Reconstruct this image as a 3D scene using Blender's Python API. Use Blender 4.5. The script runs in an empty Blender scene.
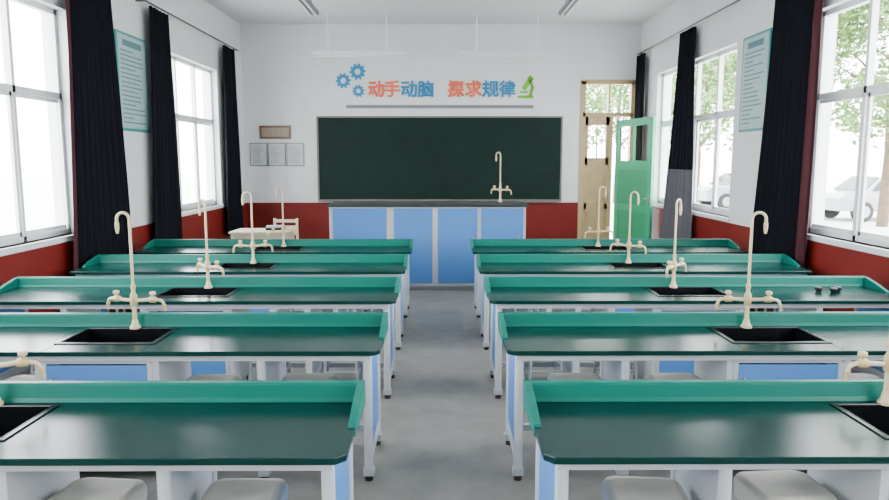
import bpy, bmesh, math, random
from mathutils import Vector, Matrix
random.seed(4)
scene=bpy.context.scene
H=1.75
# ---------------------------------------------------------------- materials
def mat(name,col,rough=.5,metal=0,noise=0.0,nscale=8,bump=0,spec=.5,coat=0):
    m=bpy.data.materials.new(name); m.use_nodes=True
    nt=m.node_tree; b=nt.nodes['Principled BSDF']
    b.inputs['Base Color'].default_value=(*col,1)
    b.inputs['Roughness'].default_value=rough
    b.inputs['Metallic'].default_value=metal
    b.inputs['Specular IOR Level'].default_value=spec
    b.inputs['Coat Weight'].default_value=coat
    if noise>0 or bump>0:
        tc=nt.nodes.new('ShaderNodeTexCoord')
        n=nt.nodes.new('ShaderNodeTexNoise'); n.inputs['Scale'].default_value=nscale
        n.inputs['Detail'].default_value=8; n.inputs['Roughness'].default_value=.6
        nt.links.new(tc.outputs['Object'],n.inputs['Vector'])
        if noise>0:
            r=nt.nodes.new('ShaderNodeValToRGB')
            r.color_ramp.elements[0].position=.3; r.color_ramp.elements[1].position=.7
            r.color_ramp.elements[0].color=(*[c*(1-noise) for c in col],1)
            r.color_ramp.elements[1].color=(*[min(1,c*(1+noise)) for c in col],1)
            nt.links.new(n.outputs['Fac'],r.inputs['Fac'])
            nt.links.new(r.outputs['Color'],b.inputs['Base Color'])
        if bump>0:
            bp=nt.nodes.new('ShaderNodeBump'); bp.inputs['Strength'].default_value=bump
            bp.inputs['Distance'].default_value=.01
            nt.links.new(n.outputs['Fac'],bp.inputs['Height'])
            nt.links.new(bp.outputs['Normal'],b.inputs['Normal'])
    return m
M={}
M['wall']=mat('wall_paint',(.66,.67,.675),.8,noise=.03,nscale=1.5)
M['ceil']=mat('ceiling_paint',(.62,.63,.63),.85,noise=.03,nscale=1)
M['red']=mat('wainscot_red',(.15,.010,.007),.5,noise=.12,nscale=3,spec=.25)
M['floor']=mat('concrete_floor',(.20,.192,.18),.55,noise=.18,nscale=5.0,bump=.15)
M['top']=mat('bench_top',(.0,.024,.0205),.22,noise=.1,nscale=30,spec=.23)
M['edge']=mat('bench_edge',(.008,.02,.02),.4)
M['green']=mat('guard_green',(.0,.125,.094),.4,spec=.2)
M['white']=mat('frame_white',(.48,.50,.53),.4)
M['panel']=mat('carcass_grey',(.40,.43,.47),.5)
M['blue']=mat('panel_blue',(.075,.225,.56),.42,spec=.3)
M['black']=mat('sink_black',(.003,.004,.005),.22)
M['rubber']=mat('rubber_black',(.010,.010,.010),.6)
M['cream']=mat('tap_cream',(.60,.49,.30),.35)
M['brass']=mat('tap_fitting',(.55,.42,.20),.35)
M['seat']=mat('stool_seat',(.78,.75,.67),.6,noise=.06,nscale=12)
M['steel']=mat('stool_steel',(.35,.36,.37),.35,.8)
M['curtain']=mat('curtain_cloth',(.003,.0035,.007),.9,noise=.2,nscale=25,spec=.15)
M['lining']=mat('curtain_lining',(.055,.016,.020),.9,spec=.15)
M['sheer']=mat('curtain_grey',(.08,.08,.092),.9)
M['alu']=mat('window_frame',(.72,.75,.75),.4)
M['rod']=mat('rod_metal',(.05,.05,.05),.4,.5)
M['board']=mat('chalkboard_green',(.003,.0145,.0115),.6,noise=.2,nscale=2.5,spec=.16)
M['bframe']=mat('board_frame',(.13,.12,.10),.4)
M['tan']=mat('door_tan',(.44,.31,.15),.5,noise=.08,nscale=5)
M['mint']=mat('door_green',(.03,.40,.20),.45,noise=.05,nscale=4)
M['mintd']=mat('door_green_panel',(.025,.33,.165),.45)
M['paper']=mat('poster_paper',(.33,.46,.46),.35,noise=.05,nscale=6)
M['teal']=mat('poster_teal',(.03,.25,.24),.4)
M['ink']=mat('poster_ink',(.08,.18,.19),.6)
M['notice']=mat('notice_paper',(.47,.49,.49),.4,noise=.06,nscale=9)
M['bronze']=mat('plaque_bronze',(.15,.085,.05),.45,.2)
M['plq']=mat('plaque_face',(.27,.21,.16),.5,noise=.15,nscale=20)
M['or']=mat('letter_orange',(.80,.11,.025),.4)
M['bl']=mat('letter_blue',(.0,.20,.42),.4)
M['gr']=mat('decal_green',(.14,.42,.01),.4)
M['grey']=mat('decal_grey',(.16,.175,.19),.5)
M['lampw']=mat('lamp_white',(.88,.89,.89),.4)
M['wood']=mat('table_wood',(.55,.48,.37),.5,noise=.06,nscale=8)
M['asphalt']=mat('paving',(.72,.72,.70),.8,noise=.06,nscale=1)
M['leaf']=mat('leaves',(.12,.23,.05),.7,noise=.4,nscale=.8)
M['bark']=mat('bark',(.12,.08,.05),.9,noise=.3,nscale=6)
M['car']=mat('car_paint',(.30,.32,.35),.25,.2,coat=.5)
M['carglass']=mat('car_glass',(.02,.025,.03),.1)
def glassmat():
    m=bpy.data.materials.new('window_glass'); m.use_nodes=True; nt=m.node_tree
    nt.nodes.clear(); o=nt.nodes.new('ShaderNodeOutputMaterial')
    mx=nt.nodes.new('ShaderNodeMixShader'); t=nt.nodes.new('ShaderNodeBsdfTransparent'); g=nt.nodes.new('ShaderNodeBsdfGlossy')
    t.inputs[0].default_value=(.98,.99,.99,1); g.inputs['Roughness'].default_value=.05
    mx.inputs[0].default_value=.04
    nt.links.new(t.outputs[0],mx.inputs[1]); nt.links.new(g.outputs[0],mx.inputs[2]); nt.links.new(mx.outputs[0],o.inputs[0])
    return m
M['glass']=glassmat()

# ---------------------------------------------------------------- mesh builder
class MB:
    def __init__(s): s.v=[];s.f=[];s.m=[];s.mats=[];s.sm=[]
    def mi(s,k):
        if k not in s.mats: s.mats.append(k)
        return s.mats.index(k)
    def add(s,vs,fs,k,smooth=False):
        o=len(s.v); s.v+= [tuple(v) for v in vs]; i=s.mi(k)
        for f in fs: s.f.append([a+o for a in f]); s.m.append(i); s.sm.append(smooth)
    def box(s,x0,x1,y0,y1,z0,z1,k):
        vs=[(x,y,z) for x in(x0,x1) for y in(y0,y1) for z in(z0,z1)]
        s.add(vs,[(0,1,3,2),(4,6,7,5),(0,4,5,1),(2,3,7,6),(0,2,6,4),(1,5,7,3)],k)
    def prism(s,pts,axis,a,b,k):
        def P(p,t):
            if axis=='x': return (t,p[0],p[1])
            if axis=='y': return (p[0],t,p[1])
            return (p[0],p[1],t)
        n=len(pts); vs=[P(p,a) for p in pts]+[P(p,b) for p in pts]
        fs=[tuple(range(n))[::-1],tuple(range(n,2*n))]+[(i,(i+1)%n,(i+1)%n+n,i+n) for i in range(n)]
        s.add(vs,fs,k)
    def tube(s,path,r,k,n=12):
        path=[Vector(p) for p in path]; rs=r if isinstance(r,(list,tuple)) else [r]*len(path)
        vs=[];fs=[]; up=None
        for i,p in enumerate(path):
            if i==0: t=path[1]-p
            elif i==len(path)-1: t=p-path[i-1]
            else: t=(path[i+1]-p).normalized()+(p-path[i-1]).normalized()
            if t.length<1e-9: t=Vector((0,0,1))
            t.normalize()
            if up is None:
                up=Vector((1,0,0)) if abs(t.x)<.9 else Vector((0,1,0))
            u=(up-t*up.dot(t)); 
            if u.length<1e-6: u=t.orthogonal()
            u.normalize(); w=t.cross(u); up=u
            for j in range(n):
                a=2*math.pi*j/n; vs.append(p+(u*math.cos(a)+w*math.sin(a))*rs[i])
        for i in range(len(path)-1):
            for j in range(n): fs.append((i*n+j,i*n+(j+1)%n,(i+1)*n+(j+1)%n,(i+1)*n+j))
        s.add(vs,fs,k,True)
        s.add(vs[:n],[tuple(range(n))[::-1]],k); s.add(vs[-n:],[tuple(range(n))],k)
    def cyl(s,x,y,z0,z1,r,k,n=16): s.tube([(x,y,z0),(x,y,z1)],r,k,n)
    def obj(s,name,loc=(0,0,0),bevel=0,rot=0):
        me=bpy.data.meshes.new(name); me.from_pydata(s.v,[],s.f)
        for k in s.mats: me.materials.append(M[k])
        for p,i,sm in zip(me.polygons,s.m,s.sm): p.material_index=i; p.use_smooth=sm
        bm=bmesh.new(); bm.from_mesh(me); bmesh.ops.recalc_face_normals(bm,faces=bm.faces); bm.to_mesh(me); bm.free()
        o=bpy.data.objects.new(name,me); scene.collection.objects.link(o); o.location=loc; o.rotation_euler[2]=rot
        if bevel>0:
            b=o.modifiers.new('bevel','BEVEL'); b.width=bevel; b.segments=2; b.limit_method='ANGLE'; b.angle_limit=math.radians(50)
        return o
def inst(o,name,loc,rot=0,scale=None):
    c=bpy.data.objects.new(name,o.data); scene.collection.objects.link(c); c.location=loc; c.rotation_euler[2]=rot
    if scale: c.scale=scale
    for m in o.modifiers:
        n=c.modifiers.new(m.name,m.type)
        n.width=m.width;n.segments=m.segments;n.limit_method=m.limit_method;n.angle_limit=m.angle_limit
    return c

# ---------------------------------------------------------------- shell
WX=3.6; YB=12.95; YR=-1.4; CZ=4.16; T=.24; ZW0=1.03; ZW1=3.17
b=MB(); b.box(-WX-T,WX+T,YR-T,YB+T,-.12,0,'floor'); b.obj('floor')
b=MB(); b.box(-WX-T,WX+T,YR-T,YB+T,CZ,CZ+.15,'ceil'); b.obj('ceiling')
winL=[(-.9,1.9),(3.1,6.95),(9.2,11.5)]  # first opening is out of view, added to let in more light
winR=[(-.9,1.9),(3.1,7.0),(8.75,11.9)]  # first one again an added, unseen window that brightens the room
def sidewall(name,sx,wins):
    b=MB(); x0,x1=(sx*WX,sx*(WX+T)); x0,x1=min(x0,x1),max(x0,x1)
    b.box(x0,x1,YR,YB,0,ZW0,'wall'); b.box(x0,x1,YR,YB,ZW1,CZ,'wall')
    y=YR
    for a,c in wins+[(YB,YB)]:
        b.box(x0,x1,y,a,ZW0,ZW1,'wall'); y=c
    b.obj(name)
sidewall('wall_left',-1,winL); sidewall('wall_right',1,winR)
DX0,DX1,DZ=2.57,3.50,3.16
b=MB(); b.box(-WX-T,DX0,YB,YB+T,0,CZ,'wall'); b.box(DX1,WX+T,YB,YB+T,0,CZ,'wall'); b.box(DX0,DX1,YB,YB+T,DZ,CZ,'wall'); b.obj('wall_back')
b=MB(); b.box(-WX-T,WX+T,YR-T,YR,0,CZ,'wall'); b.obj('wall_rear')
b=MB(); b.box(-WX,-WX+.012,YR,YB,0,.97,'red'); b.obj('trim_1')
b=MB(); b.box(WX-.012,WX,YR,YB,0,.97,'red'); b.obj('trim_2')
b=MB(); b.box(-WX+.012,DX0-.045,YB-.012,YB,0,.97,'red'); b.obj('trim_3')
wi=1
for sx,wins in((-1,winL),(1,winR)):
    for (a,c) in wins:
        b=MB()
        xi=sx*(WX+.09); xo=sx*(WX+.15); X0,X1=min(xi,xo),max(xi,xo)
        f=.05; zt=2.36
        b.box(X0,X1,a,c,ZW0,ZW0+f,'alu'); b.box(X0,X1,a,c,ZW1-f,ZW1,'alu')
        b.box(X0,X1,a,a+f,ZW0,ZW1,'alu'); b.box(X0,X1,c-f,c,ZW0,ZW1,'alu')
        b.box(X0,X1,a,c,zt-.03,zt+.03,'alu')
        n=max(3,round((c-a)/.78)); w=(c-a)/n
        for i in range(1,n):
            yy=a+i*w; b.box(X0,X1,yy-.022,yy+.022,ZW0,ZW1,'alu')
        for i in range(n):
            ya=a+i*w+.022; yb=a+(i+1)*w-.022; o=.012*(i%2)
            for (p,q,r_,s_) in((ya,ya+.03,ZW0+.05,zt-.03),(yb-.03,yb,ZW0+.05,zt-.03),(ya,yb,ZW0+.05,ZW0+.09),(ya,yb,zt-.065,zt-.03)):
                b.box(X0+.012+o,X0+.034+o,p,q,r_,s_,'alu')
        xm=(X0+X1)/2
        b.add([(xm,a+f,ZW0+f),(xm,c-f,ZW0+f),(xm,c-f,ZW1-f),(xm,a+f,ZW1-f)],[(0,1,2,3)],'glass')
        xs0,xs1=sorted((sx*(WX-.03),sx*(WX+.09)))
        b.box(xs0,xs1,a-.05,c+.05,ZW0-.045,ZW0,'alu')
        b.obj('window_%d'%wi); wi+=1
        L=bpy.data.lights.new('window_portal','AREA'); L.shape='RECTANGLE'; L.size=c-a; L.size_y=ZW1-ZW0
        L.cycles.is_portal=True
        lo=bpy.data.objects.new('window_portal',L); scene.collection.objects.link(lo)
        lo.location=(sx*(WX+.2),(a+c)/2,(ZW0+ZW1)/2)
        zax=Vector((sx,0,0)); xax=Vector((0,1,0)); yax=zax.cross(xax)
        lo.matrix_world=Matrix.Translation(lo.location)@Matrix((xax,yax,zax)).transposed().to_4x4()
        b=MB(); xr=sx*(WX-.12)
        y0=max(a-.75,YR+.1); y1=min(c+.85,YB-.12)
        b.tube([(xr,y0,3.605),(xr,y1,3.605)],.012,'rod',10)
        for yy in(y0+.1,y1-.1): b.tube([(xr,yy,3.605),(sx*WX,yy,3.605)],.01,'rod',8)
        b.obj('curtain_rod')

# ---------------------------------------------------------------- curtains
def curtain(sx,top,bot,z0=.52,z1=3.58,k='curtain',edge=None,folds=7,grey=False):
    b=MB(); nu=folds*10; nv=14; vs=[]
    for j in range(nv+1):
        t=j/nv; z=z1+(z0-z1)*t
        e=t**1.3
        ya=top[0]+(bot[0]-top[0])*e; yb=top[1]+(bot[1]-top[1])*e
        for i in range(nu+1):
            u=i/nu; amp=.032+.012*t
            x=sx*(WX-.105)+amp*math.sin(u*folds*2*math.pi+.6*math.sin(3*t))*(.8+.2*math.sin(9*u))
            vs.append((x,ya+(yb-ya)*u+.012*math.sin(u*folds*4*math.pi),z))
    W=nu+1; main=[];ed=[];gr=[]
    for j in range(nv):
        for i in range(nu):
            q=(j*W+i,j*W+i+1,(j+1)*W+i+1,(j+1)*W+i)
            if edge is not None and ((edge<0 and i<-edge*nu) or (edge>0 and i>(1-edge)*nu)): ed.append(q)
            elif grey and j>nv*.62: gr.append(q)
            else: main.append(q)
    b.add(vs,main,k,True)
    b.mi('lining'); b.mi('sheer')
    for q in ed: b.f.append(list(q)); b.m.append(b.mi('lining')); b.sm.append(True)
    for q in gr: b.f.append(list(q)); b.m.append(b.mi('sheer')); b.sm.append(True)
    return b.obj('curtain')
curtain(-1,(6.76,7.68),(6.55,7.88),folds=9,edge=-.03)
curtain(-1,(8.68,9.28),(8.45,9.4),folds=6)
curtain(-1,(11.55,12.15),(11.4,12.3),folds=6)
curtain(1,(6.66,7.55),(6.68,7.85),folds=9,edge=-.07)
curtain(1,(9.95,10.5),(9.75,11.05),folds=6,grey=True)
curtain(1,(12.36,12.76),(12.38,12.76),folds=4)

# ---------------------------------------------------------------- lab desks
L2=1.53; D=.60; ZT=.745; BX=1.87
def desk():
    b=MB(); th=.026
    sx0,sx1,sy0,sy1=-.255,.265,-.43,-.09
    c=.035
    b.prism([(-L2+c,-D),(sx0,-D),(sx0,0),(-L2,0),(-L2,-D+c)],'z',ZT-th,ZT,'top')
    b.prism([(sx1,-D),(L2-c,-D),(L2,-D+c),(L2,0),(sx1,0)],'z',ZT-th,ZT,'top')
    b.box(sx0,sx1,-D,sy0,ZT-th,ZT,'top'); b.box(sx0,sx1,sy1,0,ZT-th,ZT,'top')
    r=.018; z=ZT+.006
    b.box(sx0-r,sx1+r,sy0-r,sy0,ZT,z,'black'); b.box(sx0-r,sx1+r,sy1,sy1+r,ZT,z,'black')
    b.box(sx0-r,sx0,sy0,sy1,ZT,z,'black'); b.box(sx1,sx1+r,sy0,sy1,ZT,z,'black')
    zb=ZT-.22
    b.box(sx0,sx0+.008,sy0,sy1,zb,z,'black'); b.box(sx1-.008,sx1,sy0,sy1,zb,z,'black')
    b.box(sx0,sx1,sy0,sy0+.008,zb,z,'black'); b.box(sx0,sx1,sy1-.008,sy1,zb,z,'black'); b.box(sx0,sx1,sy0,sy1,zb-.01,zb,'black')
    b.cyl(0,(sy0+sy1)/2,zb,zb+.01,.03,'steel')
    b.prism([(0,ZT-.03),(.012,ZT-.03),(.012,ZT+.072),(.005,ZT+.079),(-.026,ZT+.079),(-.034,ZT+.070),(-.042,ZT+.02),(-.050,ZT),(0,ZT)],'x',-L2,L2,'green')
    for s in(-1,1):
        x0,x1=sorted((s*(L2-.026),s*(L2+.004)))
        b.prism([(.012,ZT-.03),(.012,ZT+.079),(-.05,ZT+.076),(-.20,ZT+.045),(-.32,ZT+.010),(-.34,ZT-.03)],'x',x0,x1,'green')
    za=ZT-th; E=1.46; MI=.885; yn=-D+.065
    b.box(-E-.02,E+.02,yn-.02,yn+.02,za-.04,za,'white'); b.box(-E-.02,E+.02,-.06,-.02,za-.04,za,'white')
    for x in(-E,-MI,MI,E): b.box(x-.02,x+.02,yn+.02,-.06,za-.04,za,'white')
    for x in(-E,E,-MI,MI):
        end=abs(x)>1
        for y in(yn,-.05):
            b.prism([(x+.024*math.cos(a),y+.02*math.sin(a)) for a in [i*math.pi/6 for i in range(12)]],'z',.035,za-.035,'white')
            b.cyl(x,y,.0,.035,.022,'rubber',12)
            b.box(x-.03,x+.03,y-.026,y+.026,.03,.07,'panel')
        b.box(x-.015,x+.015,yn+.015,-.06,.09,.13,'white')
        b.box(x-.01,x+.01,yn+.02,-.07,.15 if end else .13,za-.04,'blue' if end else 'panel')
        if end: b.box(x-.014,x+.014,yn+.02,-.07,.13,.16,'white')
    b.box(-E,E,-.065,-.035,.09,.13,'white')
    C=.30
    b.box(-C-.035,-C,yn,-.06,.07,za,'white'); b.box(C,C+.035,yn,-.06,.07,za,'white')
    b.box(-C,C,-.075,-.06,.07,za,'panel'); b.box(-C,C,yn,-.06,.07,.1,'white')
    b.box(-C,C,yn+.01,yn+.03,.655,za,'white')
    b.box(-C+.03,C-.03,yn-.005,yn+.015,.11,.65,'blue')
    b.box(-C,-C+.03,yn-.003,yn+.015,.1,.66,'white'); b.box(C-.03,C,yn-.003,yn+.015,.1,.66,'white')
    b.box(-C+.05,-C+.065,yn-.022,yn-.005,.48,.58,'steel')
    for x in(-C-.017,C+.017):
        for y in(-.48,-.1): b.cyl(x,y,0,.07,.016,'rubber',10)
    return b
rows=[2.87+1.337*i for i in range(5)]
D0=None
for i,y in enumerate(rows):
    for s in(-1,1):
        if D0 is None: D0=desk().obj('lab_bench',(s*BX,y,0),bevel=.003)
        else: inst(D0,'lab_bench',(s*BX,y,0))
def faucet(spout=1):
    b=MB(); k='cream'; q='brass'
    b.cyl(0,0,0,.012,.032,k,20); b.tube([(0,0,.012),(0,0,.03),(0,0,.05)],[.028,.02,.016],k)
    b.cyl(0,0,.05,.15,.0125,k); b.tube([(0,0,.135),(0,0,.145),(0,0,.20),(0,0,.215)],[.013,.021,.021,.013],q)
    for s in(-1,1):
        b.tube([(s*.02,0,.17),(s*.06,0,.172),(s*.10,-.01,.176)],[.011,.011,.011],k)
        b.tube([(s*.09,-.01,.176),(s*.10,-.01,.176),(s*.13,-.012,.176),(s*.14,-.012,.176)],[.012,.019,.019,.012],q)
        b.tube([(s*.115,-.01,.18),(s*.118,-.01,.21)],.008,q)
        b.tube([(s*.118,-.01,.203),(s*.118,-.01,.208),(s*.118,-.01,.222),(s*.118,-.01,.226)],[.011,.018,.018,.011],k)
        b.tube([(s*.135,-.012,.176),(s*.160,-.015,.174),(s*.175,-.018,.163),(s*.181,-.02,.145)],[.010,.010,.009,.008],k)
        b.tube([(s*.181,-.02,.147),(s*.182,-.02,.14),(s*.183,-.021,.137),(s*.183,-.021,.128),(s*.184,-.021,.125),(s*.185,-.022,.115),(s*.185,-.022,.105)],[.011,.011,.007,.010,.007,.010,.005],q)
    b.tube([(0,0,.215),(0,0,.26),(0,0,.27)],[.011,.011,.008],k)
    b.tube([(0,0,.24),(0,0,.262)],.014,q)
    p=[(0,0,.26),(0,0,.45),(0,0,.655)]
    R=.04
    for i in range(1,13):
        a=math.pi*i/12; p.append((spout*(R-R*math.cos(a)),0,.655+R*math.sin(a)))
    p+= [(spout*2*R,0,.62)]
    b.tube(p,.0085,k)
    b.tube([(spout*2*R,0,.635),(spout*2*R,0,.605),(spout*2*R,0,.59),(spout*2*R,0,.57)],[.012,.012,.010,.007],k)
    return b
F0=None
rotL=[.1,-.15,-.7,.2,.6]; rotR=[0,-.1,.85,-.7,.3]
for i,y in enumerate(rows):
    for s in(-1,1):
        r=(math.pi+rotL[i]) if s<0 else rotR[i]
        loc=(s*(1.85 if s<0 else 1.83),y-.083,ZT+.002)
        if F0 is None: F0=faucet().obj('lab_faucet',loc,rot=r)
        else: inst(F0,'lab_faucet',loc,r)
b=MB()
def rsq(hw,hd,r,n=6):
    pts=[]
    for cx,cy,a0 in((hw-r,hd-r,0),(-hw+r,hd-r,90),(-hw+r,-hd+r,180),(hw-r,-hd+r,270)):
        for i in range(n+1):
            a=math.radians(a0+90*i/n); pts.append((cx+r*math.cos(a),cy+r*math.sin(a)))
    return pts
rings=[(.138,.123,.05,.39),(.148,.133,.05,.395),(.155,.14,.055,.44),(.155,.14,.055,.47),(.148,.133,.055,.485),(.12,.105,.05,.492)]
vs=[];nn=None
for hw,hd,r,z in rings:
    p=rsq(hw,hd,r); nn=len(p); vs+=[(x,y,z) for x,y in p]
fs=[(i*nn+j,i*nn+(j+1)%nn,(i+1)*nn+(j+1)%nn,(i+1)*nn+j) for i in range(len(rings)-1) for j in range(nn)]
b.add(vs,fs,'seat',True); b.add(vs[:nn],[tuple(range(nn))[::-1]],'panel'); b.add(vs[-nn:],[tuple(range(nn))],'seat',True)
for sx in(-1,1):
    for sy in(-1,1):
        b.tube([(sx*.11,sy*.10,.39),(sx*.13,sy*.12,.012)],.012,'panel',10); b.cyl(sx*.13,sy*.12,0,.015,.015,'rubber',10)
    b.tube([(sx*.124,-.114,.13),(sx*.124,.114,.13)],.008,'panel',8); b.tube([(-.122,sx*.112,.17),(.122,sx*.112,.17)],.008,'panel',8)
S0=None
for i,y in enumerate(rows):
    for s in(-1,1):
        for x in(.78,1.34,2.41,2.96):
            loc=(s*(x+random.uniform(-.015,.015)),y-.30+random.uniform(-.04,.03),0)
            if S0 is None: S0=b.obj('lab_stool',loc)
            else: inst(S0,'lab_stool',loc,random.uniform(-.12,.12))
for k,(x,y) in enumerate(((2.88,5.26),(2.97,5.22),(3.03,5.27))):
    b=MB(); b.tube([(0,0,0),(0,0,.02),(0,0,.025),(0,0,.04)],[.018,.026,.032,.026],'rubber'); b.obj('rubber_stopper',(x,y,ZT+.001))

# ---------------------------------------------------------------- teacher bench
cx0,cx1,cy0,cy1=-1.51,1.13,9.36,10.08; hc=1.125; SB=74.4
b=MB()
b.box(cx0-.02,cx1+.03,cy0-.03,cy1+.03,hc,hc+.035,'edge')
b.box(cx0,cx1,cy0+.02,cy1,.05,hc,'white'); b.box(cx0+.03,cx1-.03,cy0+.05,cy1-.02,0,.05,'panel')
def xx(px): return (px-441.5)/SB
doors=[(333,386),(394,432),(438,477),(481,523)]
for (p,q) in doors:
    b.box(xx(p),xx(q),cy0,cy0+.022,.09,hc-.02,'blue')
b.box(cx0,cx1,cy0+.005,cy0+.02,hc-.02,hc,'white'); b.box(cx0,cx1,cy0+.004,cy0+.02,.05,.085,'white')
for p in(382,428,473,519): b.box(xx(p)-.006,xx(p)+.006,cy0-.014,cy0,.62,.74,'steel')
b.obj('teacher_bench',bevel=.004)
inst(F0,'lab_faucet',(.83,9.94,hc+.036),math.pi*.75)

# ---------------------------------------------------------------- chalkboard + wall graphics
def X(px,s=54.6): return (px-441.5)/s
b=MB(); y1=YB-.001; y0=YB-.045
bx0,bx1,bz0,bz1=-2.24,2.18,1.03,2.51
b.box(bx0,bx1,YB-.03,y1,bz0,bz1,'board')
f=.03
b.box(bx0-f,bx1+f,y0,y1,bz1,bz1+f,'bframe'); b.box(bx0-f,bx1+f,y0,y1,bz0-f,bz0,'bframe')
b.box(bx0-f,bx0,y0,y1,bz0,bz1,'bframe'); b.box(bx1,bx1+f,y0,y1,bz0,bz1,'bframe')
b.box(bx0,bx1,YB-.11,YB-.03,bz0-f-.01,bz0-f+.01,'bframe')
b.obj('chalkboard')
par=bpy.data.objects.new('wall_slogan',None); scene.collection.objects.link(par); par.location=(0,YB,3)
def child(o,p=par):
    o.parent=p; o.matrix_parent_inverse=Matrix.Translation(-p.location)
chars=[('动',376,'or'),('手',392,'or'),('动',409,'bl'),('脑',426,'bl'),('探',456,'or'),('求',474,'or'),('规',491,'bl'),('律',508,'bl')]
for i,(c,px,k) in enumerate(chars):
    cu=bpy.data.curves.new('letter_%d'%(i+1),'FONT'); cu.body=c; cu.size=.31; cu.extrude=.004; cu.offset=.0; cu.bevel_depth=.008; cu.bevel_resolution=0; cu.align_x='CENTER'
    cu.materials.append(M[k]); o=bpy.data.objects.new('letter_%d'%(i+1),cu); scene.collection.objects.link(o)
    o.location=(X(px,55.6),YB-.013,2.91); o.rotation_euler=(math.pi/2,0,0); child(o)
def gear(cx,cz,r,nm):
    b=MB(); n=10; vo=[];vi=[]
    N=n*4
    for i in range(N):
        a=2*math.pi*i/N; rr=r if i%4 in(0,1) else r*.76
        vo.append((cx+rr*math.cos(a),cz+rr*math.sin(a))); vi.append((cx+r*.36*math.cos(a),cz+r*.36*math.sin(a)))
    vs=[(x,YB-.014,z) for x,z in vo]+[(x,YB-.014,z) for x,z in vi]+[(x,YB-.001,z) for x,z in vo]+[(x,YB-.001,z) for x,z in vi]
    fs=[]
    for i in range(N):
        j=(i+1)%N; fs+= [(i,j,N+j,N+i),(i,j,2*N+j,2*N+i),(N+i,N+j,3*N+j,3*N+i)]
    b.add(vs,fs,'bl'); o=b.obj(nm); child(o)
gear(X(357.5,55.6),3.33,.15,'gear_1'); gear(X(343,55.6),3.17,.14,'gear_2'); gear(X(358,55.6),2.99,.115,'gear_3')
b=MB(); gx=X(527,55.6)
def bar(b,x0,z0,x1,z1,w,k):
    d=Vector((x1-x0,z1-z0)).normalized(); n=Vector((-d.y,d.x))*w/2
    pts=[(x0+n.x,z0+n.y),(x0-n.x,z0-n.y),(x1-n.x,z1-n.y),(x1+n.x,z1+n.y)]
    b.prism(pts,'y',YB-.014,YB-.001,k)
bar(b,gx-.15,2.885,gx+.13,2.885,.05,'gr'); bar(b,gx-.05,3.02,gx+.07,3.20,.08,'gr'); bar(b,gx-.11,2.97,gx+.03,2.97,.03,'gr')
bar(b,gx+.07,3.17,gx+.12,3.05,.05,'gr'); bar(b,gx+.12,3.07,gx+.07,2.90,.06,'gr'); bar(b,gx+.05,3.18,gx+.10,3.24,.10,'gr')
child(b.obj('microscope_emblem'))
b=MB(); b.box(X(346,55.2),X(534,55.2),YB-.012,YB-.001,2.68,2.74,'grey'); child(b.obj('underline_band'))
b=MB(); b.box(-3.31,-2.74,YB-.03,YB-.001,2.13,2.37,'bronze'); b.box(-3.27,-2.78,YB-.035,YB-.03,2.17,2.33,'plq'); b.obj('wall_plaque')
b=MB()
for i in range(3):
    x0=-3.50+i*.335; b.box(x0,x0+.32,YB-.02,YB-.001,1.64,2.06,'grey'); b.box(x0+.015,x0+.305,YB-.024,YB-.02,1.655,2.045,'notice')
    for j in range(9): b.box(x0+.05,x0+.05+random.uniform(.12,.21),YB-.026,YB-.024,1.70+j*.035,1.706+j*.035,'ink')
b.obj('notice_board')
for sx,y0,y1 in((-1,7.95,8.74),(1,7.85,8.55)):
    b=MB(); xa=sx*WX; 
    def bx(a,c,z0,z1,d0,d1,k):
        p,q=sorted((xa-sx*d0,xa-sx*d1)); b.box(p,q,a,c,z0,z1,k)
    bx(y0,y1,2.08,3.18,0.001,.015,'teal'); bx(y0+.03,y1-.03,2.11,3.15,.015,.018,'paper')
    bx(y0+.15,y1-.15,3.03,3.10,.018,.02,'ink')
    for j in range(17):
        z=2.97-j*.05; w=random.uniform(.4,.95)*(y1-y0-.16)
        if sx<0: bx(y0+.08,y0+.08+w,z,z+.014,.018,.02,'ink')
        else: bx(y1-.08-w,y1-.08,z,z+.014,.018,.02,'ink')
    b.obj('wall_poster')
for x0,x1 in((-2.17,-.60),(.32,1.93)):
    b=MB(); z=3.50; y=12.1
    b.prism([(y-.06,z),(y+.06,z),(y+.03,z+.06),(y-.03,z+.06)],'x',x0,x1,'lampw')
    b.tube([(x0+.03,y,z-.014),(x1-.03,y,z-.014)],.016,'lampw',12)
    for x in(x0+.27,x1-.32): b.tube([(x,y,z+.05),(x,y,CZ)],.012,'lampw',8)
    b.obj('pendant_board_light')
for x in(-1.88,1.80):
    for yy in(10.1,5.2,.8):
        b=MB(); b.box(x-.07,x+.07,yy-.62,yy+.62,3.88,3.93,'grey'); b.tube([(x-.035,yy-.6,3.862),(x-.035,yy+.6,3.862)],.016,'lampw',10); b.tube([(x+.035,yy-.6,3.862),(x+.035,yy+.6,3.862)],.016,'lampw',10)
        for q in(-.4,.4): b.tube([(x,yy+q,3.93),(x,yy+q,CZ)],.008,'grey',8)
        b.obj('ceiling_tube_light')
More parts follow.
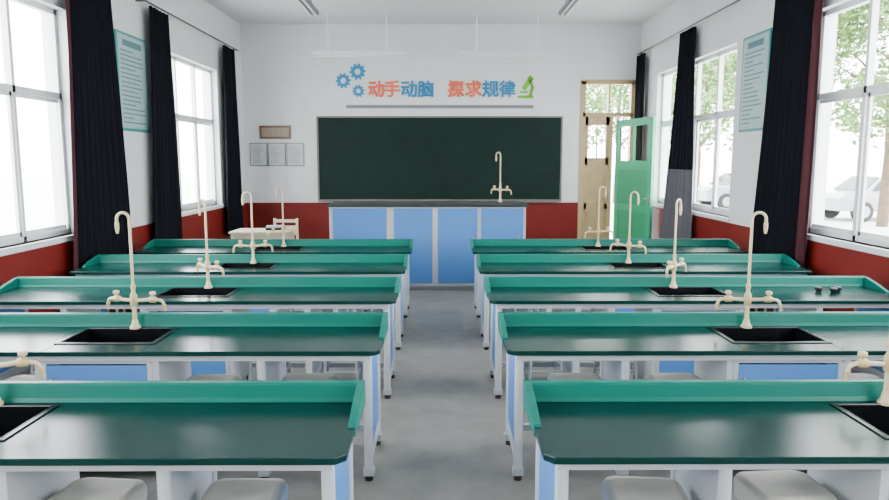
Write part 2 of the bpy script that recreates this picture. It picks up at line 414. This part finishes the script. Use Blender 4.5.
# ---------------------------------------------------------------- door
b=MB(); fy0,fy1=YB-.02,YB+.10; fw=.055; zt=2.53
b.box(DX0-.04,DX0+fw,fy0,fy1,0,DZ,'tan'); b.box(DX1-fw,DX1+.04,fy0,fy1,0,DZ,'tan')
b.box(DX0-.04,DX1+.04,fy0,fy1,DZ-.05,DZ+.03,'tan'); b.box(DX0,DX1,fy0,fy1,zt,zt+.07,'tan')
b.box(3.07,3.13,fy0,fy1,0,zt,'tan'); b.box(3.04,3.07,fy0+.02,fy1,zt,DZ,'tan')
b.add([(DX0,YB+.05,zt),(DX1,YB+.05,zt),(DX1,YB+.05,DZ),(DX0,YB+.05,DZ)],[(0,1,2,3)],'glass')
lx0,lx1=DX0+fw,3.07
b.box(lx0,lx0+.06,YB+.0,YB+.04,0,zt,'tan'); b.box(lx1-.06,lx1,YB,YB+.04,0,zt,'tan')
for z0,z1 in((0,.12),(1.66,1.79),(2.38,2.53),(.85,.95)): b.box(lx0,lx1,YB,YB+.04,z0,z1,'tan')
b.box(lx0+.06,lx1-.06,YB+.01,YB+.03,.1,1.7,'tan'); b.box((lx0+lx1)/2-.012,(lx0+lx1)/2+.012,YB+.005,YB+.03,1.79,2.4,'tan')
b.add([(lx0,YB+.02,1.79),(lx1,YB+.02,1.79),(lx1,YB+.02,2.4),(lx0,YB+.02,2.4)],[(0,1,2,3)],'glass')
b.obj('door_1')
hx,hy,ex,ey=3.20,12.90,3.52,11.72
b=MB(); Lw=math.hypot(ex-hx,ey-hy); s=.14; Zl=2.46
b.box(0,s,-.02,.02,.01,Zl,'mint'); b.box(Lw-s,Lw,-.02,.02,.01,Zl,'mint')
for z0,z1 in((.01,.18),(.85,.97),(1.58,1.74),(2.34,Zl)): b.box(s,Lw-s,-.02,.02,z0,z1,'mint')
b.box(s,Lw-s,-.01,.01,.15,1.68,'mintd'); b.box(Lw/2-.025,Lw/2+.025,-.016,.016,1.74,2.36,'mint'); 
b.add([(s,0,1.74),(Lw-s,0,1.74),(Lw-s,0,2.36),(s,0,2.36)],[(0,1,2,3)],'glass')
b.box(Lw-.085,Lw-.045,-.035,.035,1.0,1.16,'steel'); b.tube([(Lw-.06,-.05,1.1),(Lw-.16,-.05,1.1)],.009,'steel',8); b.tube([(Lw-.06,-.02,1.1),(Lw-.06,-.055,1.1)],.009,'steel',8)
b.obj('door_2',(hx,hy,0),rot=math.atan2(ey-hy,ex-hx))
# ---------------------------------------------------------------- side table with chair
b=MB()
b.box(-.42,.42,-.3,.3,.70,.73,'wood')
b.box(-.38,.38,-.27,-.25,.57,.70,'wood'); b.box(-.38,.38,.25,.27,.57,.70,'wood'); b.box(-.38,-.36,-.27,.27,.57,.70,'wood'); b.box(.36,.38,-.27,.27,.57,.70,'wood')
for x in(-.37,.37):
    for y in(-.26,.26): b.box(x-.025,x+.025,y-.025,y+.025,0,.70,'wood')
    b.box(x-.015,x+.015,-.24,.24,.15,.19,'wood')
b.obj('side_table',(-2.62,10.25,0),bevel=.004)
b=MB(); b.box(-.2,.2,-.2,.2,.43,.46,'wood')
for x in(-.18,.18):
    b.box(x-.018,x+.018,-.19,-.155,0,.43,'wood'); b.box(x-.018,x+.018,.155,.19,0,.82,'wood')
for z in(.58,.68,.78): b.box(-.18,.18,.16,.18,z-.025,z+.025,'wood')
b.box(-.18,.18,-.18,-.165,.2,.23,'wood'); b.box(-.18,.18,.165,.18,.2,.23,'wood')
b.obj('wooden_chair',(-2.5,11.05,0),bevel=.003)
b=MB(); b.box(-.14,.14,-.1,.1,0,.035,'rubber'); b.box(-.13,.13,-.09,.09,.035,.06,'notice'); b.obj('book_stack',(-2.45,10.3,.73),rot=.2)

# ---------------------------------------------------------------- outside
b=MB(); b.box(-60,60,-40,80,-.35,-.20,'asphalt'); b.obj('ground_outside')
def tree(x,y,h,r,n=4600,name='tree'):
    b=MB()
    b.tube([(0,0,-.0),(.05,0,h*.3),(0,.08,h*.55),(.1,0,h*.8)],[.16,.13,.09,.04],'bark',10)
    for a in range(6):
        t=a*1.05; b.tube([(0,0,h*(.35+.06*a)),(r*.35*math.cos(t),r*.35*math.sin(t),h*(.5+.06*a)),(r*.7*math.cos(t),r*.7*math.sin(t),h*(.6+.06*a))],[.06,.035,.012],'bark',6)
    cl=[(random.uniform(-.6,.6)*r,random.uniform(-.6,.6)*r,h*random.uniform(.45,1.0),random.uniform(.3,.5)*r) for _ in range(12)]
    vs=[];fs=[]
    for i in range(n):
        c=random.choice(cl); d=Vector((random.gauss(0,1),random.gauss(0,1),random.gauss(0,1))).normalized()*c[3]*random.uniform(.6,1.05)
        p=Vector(c[:3])+d; u=Vector((random.gauss(0,1),random.gauss(0,1),random.gauss(0,1))).normalized(); w=u.orthogonal().normalized(); q=random.uniform(.07,.14)
        k=len(vs); vs+= [p-u*q,p+w*q*.5,p+u*q,p-w*q*.5]; fs.append((k,k+1,k+2,k+3))
    b.add(vs,fs,'leaf'); b.obj(name,(x,y,-.2))
for x,y,h,r in((11.5,16.5,6.8,2.5),(13,20.5,7,2.8),(9.5,19,6,2.2),(17,24,8,3),(9,25,6.5,2.4),(8.0,32,7,2.6),(12,33,7,2.6),(4,24,6,2.3)):
    tree(x,y,h,r)
def car(x,y,rot,col='car'):
    b=MB()
    prof=[(-2.15,.35),(-2.2,.75),(-1.95,.9),(-1.3,.95),(-.7,1.42),(.7,1.45),(1.3,1.02),(2.0,.88),(2.2,.6),(2.15,.32)]
    n=len(prof)
    vs=[];W=[.82,.86,.86,.84,.66,.66,.84,.86,.84,.82]
    for (p,w) in zip(prof,W): vs.append((p[0],-w,p[1]))
    for (p,w) in zip(prof,W): vs.append((p[0],w,p[1]))
    b.add(vs,[tuple(range(n)),tuple(range(n,2*n))[::-1]]+[(i,(i+1)%n,(i+1)%n+n,i+n) for i in range(n)],col)
    for s in(-1,1):
        b.add([(-1.1,s*.87,.98),(-.64,s*.71,1.38),(-.02,s*.71,1.40),(-.02,s*.87,.98)],[(0,1,2,3)],'carglass')
        b.add([(.04,s*.87,.98),(.04,s*.71,1.40),(.64,s*.71,1.40),(1.15,s*.87,1.02)],[(0,1,2,3)],'carglass')
        for wx in(-1.35,1.35):
            b.tube([(wx,s*.66,.32),(wx,s*.90,.32)],.32,'rubber',20); b.tube([(wx,s*.89,.32),(wx,s*.91,.32)],.19,'steel',16)
    b.add([(-1.28,-.74,.99),(-1.28,.74,.99),(-.74,.6,1.42),(-.74,-.6,1.42)],[(0,1,2,3)],'carglass')
    b.obj('parked_car',(x,y,-.2),rot=rot)
car(14.6,23.0,.1); car(18.5,27.5,.1); car(12.5,28.5,.1)

# ---------------------------------------------------------------- world
w=bpy.data.worlds.new('sky'); scene.world=w; w.use_nodes=True; nt=w.node_tree
bg=nt.nodes['Background']; bg.inputs['Strength'].default_value=22
tc=nt.nodes.new('ShaderNodeTexCoord'); sp=nt.nodes.new('ShaderNodeSeparateXYZ'); rp=nt.nodes.new('ShaderNodeValToRGB')
rp.color_ramp.elements[0].color=(.95,.98,1,1); rp.color_ramp.elements[1].color=(.90,.95,1,1)
nt.links.new(tc.outputs['Generated'],sp.inputs[0]); nt.links.new(sp.outputs['Z'],rp.inputs[0]); nt.links.new(rp.outputs[0],bg.inputs['Color'])
# ---------------------------------------------------------------- camera
cam=bpy.data.cameras.new('camera'); co=bpy.data.objects.new('camera',cam); scene.collection.objects.link(co)
cam.sensor_width=36; cam.lens=36*700/889; cam.clip_end=300
co.location=(-.015,0,H); co.rotation_euler=(math.radians(90-7.33),0,math.radians(-.32))
scene.camera=co
